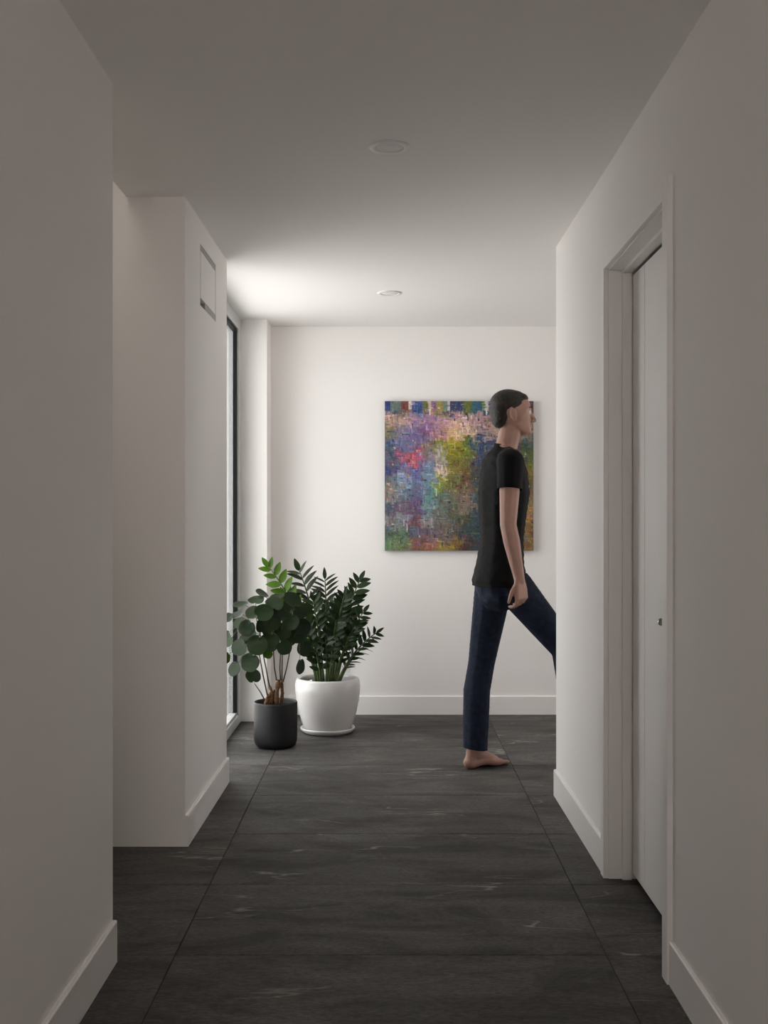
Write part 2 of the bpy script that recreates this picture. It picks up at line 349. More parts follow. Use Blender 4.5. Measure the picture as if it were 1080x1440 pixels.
#@@PAINTING
# ------------------------------------------------------------------ painting
def build_painting():
    rows = ["""50,70,120 105,95,85 60,80,140 165,130,125 150,140,80 60,62,105 100,105,55 45,80,110 80,85,95 66,84,118 90,98,112 90,66,58""",
            """190,150,130 192,152,132 150,120,152 140,105,155 182,132,152 202,154,156 198,158,152 180,140,142 160,125,110 165,138,128 165,140,126 142,120,98""",
            """130,120,90 122,112,155 120,100,158 142,84,134 184,128,142 220,170,122 208,168,140 160,136,140 178,145,136 180,150,138 158,142,120 138,110,95""",
            """62,82,112 100,112,155 118,96,144 134,124,92 144,140,50 160,150,30 112,130,44 52,78,125 58,72,110 88,82,90 84,76,76 64,90,76""",
            """92,92,112 180,86,108 188,82,102 134,112,134 165,155,145 124,120,32 118,116,50 60,74,105 70,74,84 78,70,72 70,66,66 84,98,42""",
            """55,70,125 124,100,144 100,100,155 110,134,165 212,186,166 134,118,50 116,94,46 76,74,70 64,70,78 66,64,66 70,60,52 130,108,40""",
            """112,122,112 132,158,190 100,112,156 110,142,165 140,138,38 114,114,62 106,78,56 76,84,84 60,74,82 68,68,62 84,72,52 86,84,44""",
            """146,128,118 96,114,134 102,96,134 88,140,138 96,114,104 110,110,88 128,102,90 66,86,92 72,76,70 88,76,66 112,90,74 120,92,70""",
            """80,82,104 114,92,114 94,68,114 110,144,142 106,114,104 92,98,76 140,116,106 56,74,80 80,70,60 98,84,72 150,114,84 158,124,60""",
            """134,124,124 124,134,150 126,76,82 144,138,138 102,102,98 96,92,80 80,86,62 56,78,90 66,72,66 92,78,66 142,104,74 162,118,60""",
            """70,92,82 82,120,80 80,92,114 102,90,104 114,96,96 102,86,80 62,76,76 48,74,84 56,70,70 84,76,60 120,92,72 136,104,62""",
            """102,130,92 112,126,80 134,86,70 154,92,80 154,130,56 148,118,46 88,50,52 52,72,82 60,66,70 92,72,62 112,86,66 134,98,60"""]
    G = np.array([[[float(v) for v in c.split(',')] for c in r.split()] for r in rows])
    n = 230
    rng = np.random.RandomState(3)
    img = np.zeros((n, n, 3))
    # warped blocky base from the coarse plan
    def smooth(k, seed):
        r = np.random.RandomState(seed); g = r.rand(k + 1, k + 1)
        t = np.linspace(0, k - 1e-6, n); i = t.astype(int); f = t - i
        a = g[np.ix_(i, i)]; b = g[np.ix_(i, i + 1)]; c = g[np.ix_(i + 1, i)]; d = g[np.ix_(i + 1, i + 1)]
        fy = f[:, None]; fx = f[None, :]
        return (a * (1 - fx) + b * fx) * (1 - fy) + (c * (1 - fx) + d * fx) * fy
    yy, xx = np.mgrid[0:n, 0:n] / n * 12
    xw = xx + (smooth(40, 1) - .5) * 1.1 + (smooth(90, 2) - .5) * 0.8 - .5
    yw = yy + (smooth(40, 4) - .5) * 1.1 + (smooth(90, 5) - .5) * 0.8 - .5
    xi = np.clip(xw, 0, 10.999); yi = np.clip(yw, 0, 10.999)
    x0 = xi.astype(int); y0 = yi.astype(int); fx = (xi - x0)[..., None]; fy = (yi - y0)[..., None]
    fx = np.clip((fx - .5) * 1.8 + .5, 0, 1); fy = np.clip((fy - .5) * 1.8 + .5, 0, 1)
    img = (G[y0, x0] * (1 - fx) + G[y0, x0 + 1] * fx) * (1 - fy) + (G[y0 + 1, x0] * (1 - fx) + G[y0 + 1, x0 + 1] * fx) * fy
    img[yy < 0.62] = 0
    # crisp top band of upright blocks
    top = [(0, 9, (45, 68, 125)), (9, 26, (96, 112, 106)), (26, 37, (140, 62, 58)), (37, 42, (200, 190, 185)), (42, 58, (62, 84, 150)), (58, 66, (110, 110, 70)), (66, 72, (205, 180, 150)), (72, 80, (150, 105, 140)),
           (80, 90, (160, 146, 80)), (90, 97, (110, 140, 130)), (97, 101, (200, 185, 200)), (101, 120, (52, 62, 110)), (120, 133, (104, 118, 44)), (133, 150, (44, 96, 116)), (150, 155, (150, 165, 60)), (155, 160, (188, 196, 205)),
           (160, 172, (48, 76, 130)), (172, 182, (74, 64, 66)), (182, 188, (130, 150, 170)), (188, 204, (58, 84, 120)), (204, 208, (200, 205, 205)), (208, 218, (66, 84, 120)), (218, 230, (104, 66, 54))]
    hb = int(n * 0.055)
    for a, b, c in top: img[:hb + 3, a:b] = c
    accents = [(30, 36, 70), (205, 196, 186), (190, 60, 80), (210, 190, 60), (70, 60, 150), (60, 140, 150), (120, 30, 60), (235, 180, 150), (40, 60, 50), (170, 140, 40), (90, 110, 190)]
    hgt = smooth(115, 8) * .4
    # thousands of short knife and brush strokes, each coloured from the plan below it
    for k in range(5200):
        y = rng.randint(0, n); x = rng.randint(0, n)
        base = img[y, x].copy()
        L_ = rng.randint(2, 11); W_ = rng.randint(1, 3)
        if rng.rand() < 0.5: L_, W_ = W_, L_
        if rng.rand() < 0.06:
            base = np.array(accents[rng.randint(len(accents))], float); L_ = min(L_, 4); W_ = min(W_, 4); al = .8
        else:
            base = base * rng.uniform(0.72, 1.32) + rng.uniform(-16, 16, 3); al = rng.uniform(.45, .95)
        ya, yb, xa, xb = y, min(n, y + W_), x, min(n, x + L_)
        img[ya:yb, xa:xb] = img[ya:yb, xa:xb] * (1 - al) + np.clip(base, 0, 255) * al
        hgt[ya:yb, xa:xb] += rng.uniform(-.25, .5)
    img = np.clip(img + rng.normal(0, 7, (n, n, 1)) + rng.normal(0, 4, (n, n, 3)), 4, 245)
    gr = img.mean(-1, keepdims=True); img = np.clip(gr + (img - gr) * .82, 3, 240)
    lin = np.where(img / 255 < .04045, img / 255 / 12.92, ((img / 255 + .055) / 1.055) ** 2.4) * 0.98
    W, H, T = 0.932, 0.937, 0.036
    r = tag(root('painting', (0.4395, 7.061, 1.500)), 'square abstract canvas in purple, olive, pink and teal strokes on back wall', 'painting')
    # painted face: a relief grid with a colour per vertex
    u = np.linspace(-W / 2, W / 2, n); v = np.linspace(H / 2, -H / 2, n)
    X, Z = np.meshgrid(u, v)
    edge = np.minimum(np.minimum(X + W / 2, W / 2 - X), np.minimum(Z + H / 2, H / 2 - Z))
    Y = -T - np.clip(hgt, 0, 1.5) * 0.0009 * (edge > 0.001)
    co = np.stack([X, Y, Z], -1).reshape(-1, 3)
    idx = np.arange(n * n).reshape(n, n)
    q = np.stack([idx[:-1, :-1], idx[1:, :-1], idx[1:, 1:], idx[:-1, 1:]], -1).reshape(-1, 4)
    me = bpy.data.meshes.new('painted_face'); me.from_pydata(co.tolist(), [], q.tolist())
    ca = me.color_attributes.new('paint', 'FLOAT_COLOR', 'POINT')
    ca.data.foreach_set('color', np.concatenate([lin.reshape(-1, 3), np.ones((n * n, 1))], 1).astype(np.float32).ravel())
    m = bpy.data.materials.new('oil_paint'); m.use_nodes = True; nt = m.node_tree; b = nt.nodes['Principled BSDF']
    a = nt.nodes.new('ShaderNodeVertexColor'); a.layer_name = 'paint'
    nt.links.new(a.outputs['Color'], b.inputs['Base Color']); b.inputs['Roughness'].default_value = 0.55; b.inputs['Specular IOR Level'].default_value = 0.3
    tc = nt.nodes.new('ShaderNodeTexCoord'); no = nt.nodes.new('ShaderNodeTexNoise'); no.inputs['Scale'].default_value = 220
    nt.links.new(tc.outputs['Object'], no.inputs['Vector'])
    bp = nt.nodes.new('ShaderNodeBump'); bp.inputs['Strength'].default_value = .25; bp.inputs['Distance'].default_value = .001
    nt.links.new(no.outputs['Fac'], bp.inputs['Height']); nt.links.new(bp.outputs[0], b.inputs['Normal'])
    link('painted_face', me, m, r)
    bm = bmesh.new(); box(bm, -W / 2, W / 2, -T + 0.0004, -0.004, -H / 2, H / 2, bev=0.0015)
    obj('canvas_edge', bm, mat('dark_canvas_edge', (0.035, 0.032, 0.035), .7, .3, noise=(30, .5)), r)
    bm = bmesh.new(); box(bm, -W / 2 + 0.02, W / 2 - 0.02, -0.004, 0, H / 2 - 0.08, H / 2 - 0.04); obj('hanging_rail', bm, mat('pine_rail', (0.4, .28, .16), .7, .3, noise=(20, .2)), r)
build_painting()

# ------------------------------------------------------------------ potted plants
def leafmat(name, c1, c2, rough=0.32, spec=0.5):
    m = bpy.data.materials.new(name); m.use_nodes = True; nt = m.node_tree; N = nt.nodes; L = nt.links; b = N['Principled BSDF']
    oi = N.new('ShaderNodeObjectInfo'); tc = N.new('ShaderNodeTexCoord'); n = N.new('ShaderNodeTexNoise'); n.inputs['Scale'].default_value = 25; L.new(tc.outputs['Object'], n.inputs['Vector'])
    ad = N.new('ShaderNodeMath'); ad.operation = 'ADD'; L.new(oi.outputs['Random'], ad.inputs[0]); L.new(n.outputs['Fac'], ad.inputs[1])
    h = N.new('ShaderNodeMath'); h.operation = 'MULTIPLY'; h.inputs[1].default_value = .5; L.new(ad.outputs[0], h.inputs[0])
    mx = N.new('ShaderNodeMix'); mx.data_type = 'RGBA'; mx.inputs[6].default_value = (*c1, 1); mx.inputs[7].default_value = (*c2, 1); L.new(h.outputs[0], mx.inputs[0])
    L.new(mx.outputs[2], b.inputs['Base Color']); b.inputs['Roughness'].default_value = rough; b.inputs['Specular IOR Level'].default_value = spec
    bp = N.new('ShaderNodeBump'); bp.inputs['Strength'].default_value = .2; bp.inputs['Distance'].default_value = .002; L.new(n.outputs['Fac'], bp.inputs['Height']); L.new(bp.outputs[0], b.inputs['Normal'])
    return m
M['zz'] = leafmat('waxy_dark_green_leaf', (0.005, 0.014, 0.004), (0.020, 0.042, 0.010), 0.32, 0.2)
M['zzy'] = leafmat('young_bright_green_leaf', (0.030, 0.080, 0.003), (0.060, 0.125, 0.005), 0.38, 0.15)
M['round'] = leafmat('deep_green_round_leaf', (0.003, 0.008, 0.003), (0.024, 0.042, 0.016), 0.30, 0.16)
M['stalk'] = mat('pale_green_stalk', (0.055, 0.085, 0.025), .45, .4, noise=(40, .35))
M['bark'] = mat('knobbly_brown_stem', (0.13, 0.070, 0.035), .8, .2, noise=(70, .5), bump=(120, .8, .004))
M['twig'] = mat('brown_green_twig', (0.07, 0.050, 0.028), .6, .3, noise=(60, .3))
M['soil'] = mat('dark_potting_soil', (0.022, 0.014, 0.010), .95, .1, noise=(80, .6), bump=(120, 1.0, .01))
M['whiteglaze'] = mat('white_glazed_ceramic', (0.60, 0.585, 0.575), .22, .5, noise=(6, .015), bump=(14, .08, .004), coat=.3)
M['blackpot'] = mat('matte_black_ceramic', (0.010, 0.010, 0.011), .48, .3, noise=(20, .1))

def pot(r, name, prof, m):
    bm = bmesh.new(); lathe(bm, prof, 96); return obj(name, bm, m, r, True)
def soil(r, rad, z):
    bm = bmesh.new(); prof = [(0, z + .012), (rad * .3, z + .011), (rad * .6, z + .006), (rad * .85, z + .002), (rad, z - .004)]
    lathe(bm, prof, 40)
    for v in bm.verts: v.co.z += random.uniform(-.003, .003)
    o = obj('soil', bm, M['soil'], r, True); o['kind'] = 'stuff'; return o

def leaf_mesh(name, L_, W_, m, fold=0.18, droop=0.10, nseg=7, tip=1.0):
    """one leaf along +X, upper side +Z; width profile of an ellipse drawn to a tip; slight keel and droop"""
    bm = bmesh.new(); rows = []
    for i in range(nseg + 1):
        t = i / nseg; wv = W_ / 2 * (math.sin(math.pi * min(1, t ** 0.85)) ** 0.75) * (1 - 0.18 * tip * t)
        z = -droop * L_ * t * t
        if i in (0, nseg): rows.append([bm.verts.new((L_ * t, 0, z))] * 3); continue
        rows.append([bm.verts.new((L_ * t, -wv, z + fold * wv)), bm.verts.new((L_ * t, 0, z)), bm.verts.new((L_ * t, wv, z + fold * wv))])
    for a, b in zip(rows, rows[1:]):
        for k in (0, 1):
            q = []
            for v in (a[k], a[k + 1], b[k + 1], b[k]):
                if v not in q: q.append(v)
            if len(q) >= 3: bm.faces.new(q)
    # give it body: duplicate underside slightly below
    top = list(bm.faces); g = bmesh.ops.duplicate(bm, geom=top)
    for v in [e for e in g['geom'] if isinstance(e, bmesh.types.BMVert)]: v.co.z -= 0.0007
    bmesh.ops.reverse_faces(bm, faces=[e for e in g['geom'] if isinstance(e, bmesh.types.BMFace)])
    me = tomesh(name, bm); me.materials.append(m); me.polygons.foreach_set('use_smooth', [True] * len(me.polygons)); return me
def frame_from(x, z):
    x = x.normalized(); z = (z - x * z.dot(x)); z = z.normalized() if z.length > 1e-6 else x.orthogonal().normalized(); y = z.cross(x)
    return Matrix((x, y, z)).transposed().to_4x4()

# --- feathery plant in the white pot
WP = Vector((-0.354, 6.48, 0))
zz = tag(root('potted_plant', WP), 'feathery dark green plant in a round white glazed pot with saucer', 'potted plant')
pot(zz, 'pot', [(0, .016), (.128, .016), (.136, .022), (.150, .065), (.166, .115), (.179, .175), (.187, .235), (.1885, .262), (.186, .290), (.181, .307), (.175, .314), (.167, .315), (.160, .311), (.158, .300), (.160, .27), (.155, .20), (.12, .06), (0, .05)], M['whiteglaze'])
pot(zz, 'saucer', [(0, .0), (.128, .0), (.140, .003), (.152, .014), (.1575, .024), (.1575, .030), (.154, .033), (.149, .031), (.143, .020), (.13, .0145), (0, .0145)], M['whiteglaze'])
soil(zz, .157, .268)
bm = bmesh.new(); box(bm, -.030, .030, -.0008, .0008, -.010, .010, bev=.0004)
tg = obj('plant_tag', bm, M['plate'], zz); tg.location = (-.112, -.085, .296); tg.rotation_euler = (math.radians(-50), math.radians(-24), 0)
bm = bmesh.new(); box(bm, -.022, .010, -.0013, -.0009, -.004, .005); box(bm, .016, .024, -.0013, -.0009, -.004, .005); tp = obj('print', bm, M['gasket'], tg)
meD = [leaf_mesh('leaf', 1, .36, M['zz']), leaf_mesh('leaf', 1, .42, M['zz'], .1), leaf_mesh('leaf', 1, .46, M['zz'], .28)]
meY = leaf_mesh('leaf', 1, .50, M['zzy'], .15)
def bez(a, b, c, t): return a * (1 - t) ** 2 + b * 2 * t * (1 - t) + c * t * t
# tip px, tip py, depth, base dx, base dy, leaf pairs, leaf length, mode, bright
stems = [(378, 797, 6.38, -.075, -.02, 9, .085, 'face', 1), (421, 803, 6.46, -.035, .03, 10, .100, 'edge', 0), (457, 815, 6.50, .0, .04, 11, .092, 'edge', 0),
         (506, 816, 6.60, .045, .03, 10, .088, 'face', 0), (484, 838, 6.42, .03, 0, 10, .080, 'face', 0), (511, 861, 6.55, .06, .02, 9, .075, 'face', 0),
         (529, 890, 6.42, .07, -.01, 8, .070, 'mix', 0), (500, 880, 6.30, .055, -.05, 8, .070, 'mix', 0), (440, 845, 6.34, -.03, -.05, 9, .080, 'face', 0),
         (424, 872, 6.28, -.06, -.05, 8, .085, 'face', 0), (473, 872, 6.26, .02, -.06, 8, .078, 'mix', 0), (402, 838, 6.56, -.08, .03, 9, .085, 'face', 0),
         (440, 905, 6.22, -.04, -.09, 5, .075, 'face', 0), (491, 846, 6.68, .03, .06, 10, .085, 'mix', 0), (517, 905, 6.62, .08, .04, 6, .070, 'edge', 0), (466, 850, 6.62, .01, .07, 9, .085, 'face', 0), (458, 900, 6.24, .0, -.08, 5, .07, 'mix', 0)]
view = Vector((0, 0, HC))
def zz_stem(tx, ty, td, bx, by, pairs, LL, mode, bright, k):
    rnd = random.Random(100 + k)
    base = WP + Vector((bx * .75, by * .75, .272)); tip = P(tx, ty, td)
    mid = (base + tip) / 2; mid += Vector(((base.x - tip.x) * .16, (base.y - tip.y) * .2, (tip.z - base.z) * .16))
    pts = [bez(base, mid, tip, i / 12) for i in range(13)]
    bm = bmesh.new(); tube(bm, [p - WP for p in pts], [.0105 * (1 - .82 * (i / 12) ** .6) + .0008 for i in range(13)], 8)
    st = obj('stem', bm, M['stalk'], zz, True)
    def leafat(t, side, length, last=False):
        p = bez(base, mid, tip, t); q = bez(base, mid, tip, min(1, t + .02)) if t < .99 else p + (tip - bez(base, mid, tip, .97))
        tg_ = (q - p).normalized(); toc = (view - p).normalized()
        s = tg_.cross(toc).normalized()                       # sideways as seen
        if mode == 'edge':   plane_s = s; nrm = (toc * .35 + tg_ * .9)
        elif mode == 'face': plane_s = (s * .9 + toc * rnd.uniform(-.2, .35)).normalized(); nrm = (toc + tg_ * rnd.uniform(-.1, .5) + s * side * -.35)
        else:                plane_s = (s * .75 + toc * rnd.uniform(-.5, .6)).normalized(); nrm = (toc * rnd.uniform(.3, 1) + tg_ * .7)
        a = rnd.uniform(.62, .85) if not last else 0
        d = (plane_s * side * math.sin(a * 1.2) + tg_ * math.cos(a * 1.2)).normalized()
        if last: d = tg_
        o = link('leaf', meY if bright and t > .25 else rnd.choice(meD), None, st)
        mtx = frame_from(d, nrm)
        o.matrix_local = Matrix.Translation(p - WP) @ mtx @ Matrix.Diagonal((length, length * rnd.uniform(.9, 1.1), length, 1))
    for j in range(pairs):
        t = .30 + .66 * j / (pairs - 1); ln = LL * (.62 + .5 * math.sin(math.pi * min(1, (j + 1.2) / (pairs + .4)) * .85))
        for side in (-1, 1): leafat(min(.985, t + (.018 if side > 0 else 0)), side, ln * rnd.uniform(.9, 1.08))
    leafat(1.0, 1, LL * .8, True)
for k, s_ in enumerate(stems): zz_stem(*s_, k)

# --- round-leaved plant in the black pot
BP = Vector((-0.613, 6.068, 0))
pl = tag(root('potted_plant', BP), 'round-leaved green plant on bare brown stems in a matte black cylinder pot', 'potted plant')
pot(pl, 'pot', [(0, .0), (.086, .0), (.094, .002), (.108, .013), (.1155, .030), (.117, .045), (.1175, .235), (.1165, .243), (.1145, .245), (.1105, .244), (.109, .238), (.108, .06), (0, .05)], M['blackpot'])
soil(pl, .1085, .218)
def Q(px, py, d=6.06): return P(px, py, d) - BP
trunks = [([(389, 992), (389, 975), (391, 962), (392, 956)], [.013, .012, .0125, .010], 6.05), ([(395, 992), (397, 975), (396, 962), (396, 957)], [.012, .010, .010, .008], 6.075),
          ([(378, 992), (381, 980), (382, 972), (379, 965)], [.012, .011, .009, .007], 6.04), ([(374, 990), (376, 982), (377, 977)], [.011, .010, .006], 6.03), ([(383, 992), (386, 978), (386, 970)], [.010, .009, .006], 6.06)]
for pts, rd, d in trunks:
    bm = bmesh.new(); pp = []
    for (a, b) in zip(pts, pts[1:]):
        for t in (0, .33, .66): pp.append((a[0] + (b[0] - a[0]) * t, a[1] + (b[1] - a[1]) * t))
    pp.append(pts[-1])
    rr = list(np.interp(np.linspace(0, len(pts) - 1, len(pp)), range(len(pts)), rd))
    tube(bm, [Q(x, y, d) for x, y in pp], [r_ * random.uniform(.85, 1.2) for r_ in rr], 10)
    for _ in range(5):
        x, y = random.choice(pp); c = Q(x + random.uniform(-1.5, 1.5), y, d - .008)
        g = bmesh.ops.create_icosphere(bm, subdivisions=1, radius=random.uniform(.004, .0065), matrix=Matrix.Translation(c))
    obj('stem', bm, M['bark'], pl, True)
# thin canes up into the crown: points px, depth
canes = [([(379, 966), (375, 945), (370, 920), (366, 893), (360, 868)], 6.04), ([(376, 978), (370, 950), (364.5, 920), (361, 900), (352, 875)], 6.02), ([(372, 984), (366, 973), (358, 961.5)], 5.98),
         ([(389, 957), (386, 940), (384.5, 915), (383, 890), (384, 862)], 6.07), ([(394.5, 957), (393.5, 940), (394.5, 918), (395, 895), (398, 868)], 6.09), ([(396.5, 957), (396.5, 935), (397, 915), (403, 890), (412, 862)], 6.11), ([(398, 959), (403, 940), (406.7, 920), (412, 900), (420, 880)], 6.10)]
for pts, d in canes:
    bm = bmesh.new(); n_ = len(pts)
    tube(bm, [Q(x, y, d) for x, y in pts], [.0042 - .0018 * i / (n_ - 1) for i in range(n_)], 7); obj('cane', bm, M['twig'], pl, True)
def round_leaf(cx, cy, r, d, nx, nz, spin, m, top):
    """a nearly round, notched, gently cupped blade with its own petiole reaching back to a cane"""
    c = Q(cx, cy, d); R = r * d / F
    nrm = Vector((nx + random.uniform(-.3, .3), -1, nz + random.uniform(-.25, .3))).normalized()
    base_dir = Vector((math.sin(spin), 0, math.cos(spin)))      # from centre towards the notch
    base_dir = (base_dir - nrm * base_dir.dot(nrm)).normalized()
    side = nrm.cross(base_dir)
    bm = bmesh.new(); n = 26; rings = []
    cen = bm.verts.new(c + base_dir * R * .35 - nrm * R * .10)
    for fr in (.35, .7, .92, 1.0):
        ring = []
        for k in range(n):
            a = 2 * math.pi * k / n
            rad = R * (1.0 - .26 * math.exp(-((min(a, 2 * math.pi - a)) / .22) ** 2)) * (1 + .025 * math.sin(5 * a + spin * 3))
            q = base_dir * math.cos(a) * rad * 1.02 + side * math.sin(a) * rad
            pc = (cen.co * (1 - fr) + (c + q) * fr)
            cup = nrm * (-.10 * R * (1 - fr)) + nrm * R * (.05 * math.sin(2 * a + spin) * fr * fr) - nrm * R * .12 * max(0, fr - .7)
            ring.append(bm.verts.new(pc + cup))
        rings.append(ring)
    for k in range(n): bm.faces.new((cen, rings[0][k], rings[0][(k + 1) % n]))
    for a, b in zip(rings, rings[1:]):
        for k in range(n): bm.faces.new((a[k], b[k], b[(k + 1) % n], a[(k + 1) % n]))
    g = bmesh.ops.duplicate(bm, geom=list(bm.faces))
    for v in [e for e in g['geom'] if isinstance(e, bmesh.types.BMVert)]: v.co -= nrm * .0007
    bmesh.ops.reverse_faces(bm, faces=[e for e in g['geom'] if isinstance(e, bmesh.types.BMFace)])
    o = obj('leaf', bm, m, pl, True)
    st = cen.co.copy() if False else c + base_dir * R * .35 - nrm * R * .11
    tp_ = Q(*top); mid = (st + tp_) / 2 + Vector((0, .01, .03))
    if (tp_ - st).length > .22: tp_ = st + (tp_ - st).normalized() * .22; mid = (st + tp_) / 2 + Vector((0, .01, .03))
    bm = bmesh.new(); tube(bm, [bez(st, mid, tp_, t / 6) for t in range(7)], .0014, 6); obj('petiole', bm, M['stalk'], o, True)
TOPS = [(360, 868, 6.04), (352, 875, 6.02), (384, 862, 6.07), (398, 868, 6.09), (412, 862, 6.11), (420, 880, 6.10), (366, 893, 6.04), (383, 890, 6.07)]
RL = [(338, 849, 11, 6.0, .1, 3.2), (360, 843, 11.5, 6.05, .1, 1.9), (369, 834, 10, 6.1, 1.6, 2.4), (390, 838, 10.5, 6.1, -.5, 2.4), (320, 868, 8, 6.0, -.5, .8), (334, 864, 10, 6.02, -.4, 1.8),
      (336, 876, 8.5, 5.96, -.2, .3), (347, 883, 12, 5.93, -.15, .5), (356, 861, 11.5, 5.96, -.3, .7), (371, 861, 13.5, 5.92, .1, .5), (383, 874, 13, 5.94, .2, .35), (386, 848, 13, 6.0, .3, 1.1),
      (395, 862, 13, 6.0, .7, .7), (412, 843, 14, 6.1, .6, 1.0), (421, 858, 13, 6.12, .6, .6), (426, 882, 12, 6.1, .3, .2), (404, 855, 11, 6.06, .4, .7), (372, 881, 12.5, 6.02, 0, .1),
      (320, 901, 9.5, 6.02, -.9, .4), (318, 892, 6, 6.05, -.5, .6), (319, 925, 8, 6.05, 1.3, .1), (329, 940.5, 10.5, 5.98, -.3, .2), (336, 910, 12, 5.98, -.5, .25), (361.5, 907, 14.5, 5.9, .05, .05),
      (351.5, 931.5, 13.5, 5.92, .15, .05), (356, 950.5, 11.2, 5.97, 0, -.1), (379, 903, 14, 6.02, .1, -.05), (377, 920, 6.5, 6.12, .3, -.2), (399.8, 910, 11.2, 6.0, 0, .02), (423, 937, 11, 6.12, 1.9, -.1),
      (417, 892, 13, 6.1, .2, .1), (397, 888, 12.5, 6.08, -.1, .1), (385, 892, 12, 6.1, .1, 0), (428, 912, 11, 6.14, .6, .1), (352, 896, 11, 6.0, -.2, .2), (409, 874, 12, 6.03, .2, .4), (344, 900, 10, 6.06, -.3, .3), (407, 899, 10, 6.12, .1, 0)]
for i, (cx, cy, r_, d, nx, nz) in enumerate(RL):
    near = min(TOPS, key=lambda t: (t[0] - cx) ** 2 + (t[1] - cy) ** 2)
    if i == 25: near = (358, 961, 5.98)
    sp = math.atan2(near[0] - cx, cy - near[1]) if i != 25 else math.pi
    round_leaf(cx, cy, r_, d, nx, nz, sp, M['zzy'] if i in (27, 20) else M['round'], near)

#@@PERSON
# ------------------------------------------------------------------ person: one remeshed body, clothes and hair as children
# local frame: +x is the walking direction, +y the person's left (away from the camera), z up
def blob(bm, c, r, rot=None, sub=2):
    if not isinstance(r, (tuple, list)): r = (r, r, r)
    mtx = Matrix.Translation(Vector(c)) @ (rot.to_4x4() if rot is not None else Matrix.Identity(4)) @ Matrix.Diagonal((*r, 1))
    bmesh.ops.create_icosphere(bm, subdivisions=sub, radius=1.0, matrix=mtx)
def chain(bm, pts, step=0.35, sub=2, add=0.0):
    """pts: (x, y, z, r) or (x, y, z, rx, ry); overlapping ellipsoids swept between them"""
    for a, b in zip(pts, pts[1:]):
        A = Vector(a[:3]); B = Vector(b[:3]); ra = a[3:]; rb = b[3:]
        rmin = min(min(ra), min(rb)) + add
        n = max(1, int((B - A).length / (rmin * step)))
        for i in range(n + 1):
            t = i / n; c = A.lerp(B, t)
            r = [x * (1 - t) + y * t + add for x, y in zip(ra, rb)]
            if len(r) == 1: rr = (r[0],) * 3
            else: rr = (r[0], r[1], min(r))
            blob(bm, c, rr, sub=sub)
def remeshed(name, bm, voxel, smooth, m, parent, cuts=()):
    me = tomesh(name + '_raw', bm); o = bpy.data.objects.new(name + '_raw', me); COL.objects.link(o)
    r = o.modifiers.new('r', 'REMESH'); r.mode = 'VOXEL'; r.voxel_size = voxel
    s = o.modifiers.new('s', 'SMOOTH'); s.iterations = smooth; s.factor = 0.5
    dg = bpy.context.evaluated_depsgraph_get(); out = bpy.data.meshes.new_from_object(o.evaluated_get(dg)); out.name = name
    bpy.data.objects.remove(o); bpy.data.meshes.remove(me)
    if cuts:
        b2 = bmesh.new(); b2.from_mesh(out)
        for co, no in cuts: bmesh.ops.bisect_plane(b2, geom=list(b2.verts) + list(b2.edges) + list(b2.faces), plane_co=co, plane_no=no, clear_outer=True)
        b2.to_mesh(out); b2.free()
    out.materials.clear(); out.materials.append(m)
    return link(name, out, None, parent, True) if parent is not None else out
M['skin'] = mat('skin', (0.36, 0.205, 0.16), .5, .4, noise=(18, .07), bump=(300, .08, .001)); 
M['skin'].node_tree.nodes['Principled BSDF'].inputs['Subsurface Weight'].default_value = 0.06
M['skin'].node_tree.nodes['Principled BSDF'].inputs['Subsurface Scale'].default_value = 0.01
M['shirt'] = mat('black_jersey', (0.0045, 0.0042, 0.0048), .85, .2, noise=(30, .2), bump=(16, .5, .01))
M['denim'] = mat('dark_blue_denim', (0.012, 0.017, 0.034), .85, .2, noise=(35, .35), bump=(22, .7, .012))
M['hair'] = mat('dark_brown_hair', (0.014, 0.010, 0.008), .55, .4, noise=(60, .5), bump=(90, .9, .006))
PO = Vector((0.545, 5.50, 0)); PR = math.radians(7)
per = tag(root('person', PO, PR), 'barefoot person in dark t-shirt and blue jeans striding to the right past painting', 'person')
def W2L(v): return Matrix.Rotation(-PR, 3, 'Z') @ (Vector(v) - PO)

HIP = .955
bm = bmesh.new()
# trunk
torso = [(-.005, 0, .93, .110, .155), (.0, 0, 1.02, .102, .148), (.008, 0, 1.13, .092, .136), (.012, 0, 1.25, .102, .150), (.018, 0, 1.36, .112, .165), (.018, 0, 1.45, .102, .168), (.018, 0, 1.515, .075, .150), (.022, 0, 1.565, .055, .075)]
chain(bm, torso, .3)
chain(bm, [(.022, 0, 1.55, .058), (.050, 0, 1.66, .054)], .3)
# head
blob(bm, (.066, 0, 1.765), (.092, .074, .092)); blob(bm, (.040, 0, 1.778), (.082, .076, .083)); blob(bm, (.100, 0, 1.715), (.052, .055, .066)); blob(bm, (.115, 0, 1.672), (.040, .042, .034)); blob(bm, (.085, 0, 1.685), (.055, .055, .035))
blob(bm, (.142, 0, 1.657), (.018, .021, .015)); chain(bm, [(.150, 0, 1.757, .009), (.166, 0, 1.728, .010), (.171, 0, 1.717, .0120)], .3); blob(bm, (.160, .010, 1.712), .008); blob(bm, (.160, -.010, 1.712), .008)
blob(bm, (.150, 0, 1.690), (.010, .021, .0055)); blob(bm, (.148, 0, 1.679), (.010, .018, .0060)); blob(bm, (.140, .022, 1.772), (.012, .020, .007)); blob(bm, (.140, -.022, 1.772), (.012, .020, .007))
for s in (-1, 1):
    blob(bm, (.048, s * .080, 1.738), (.018, .012, .031), Matrix.Rotation(-.2, 3, 'Y')); blob(bm, (.054, s * .078, 1.715), (.011, .009, .013))
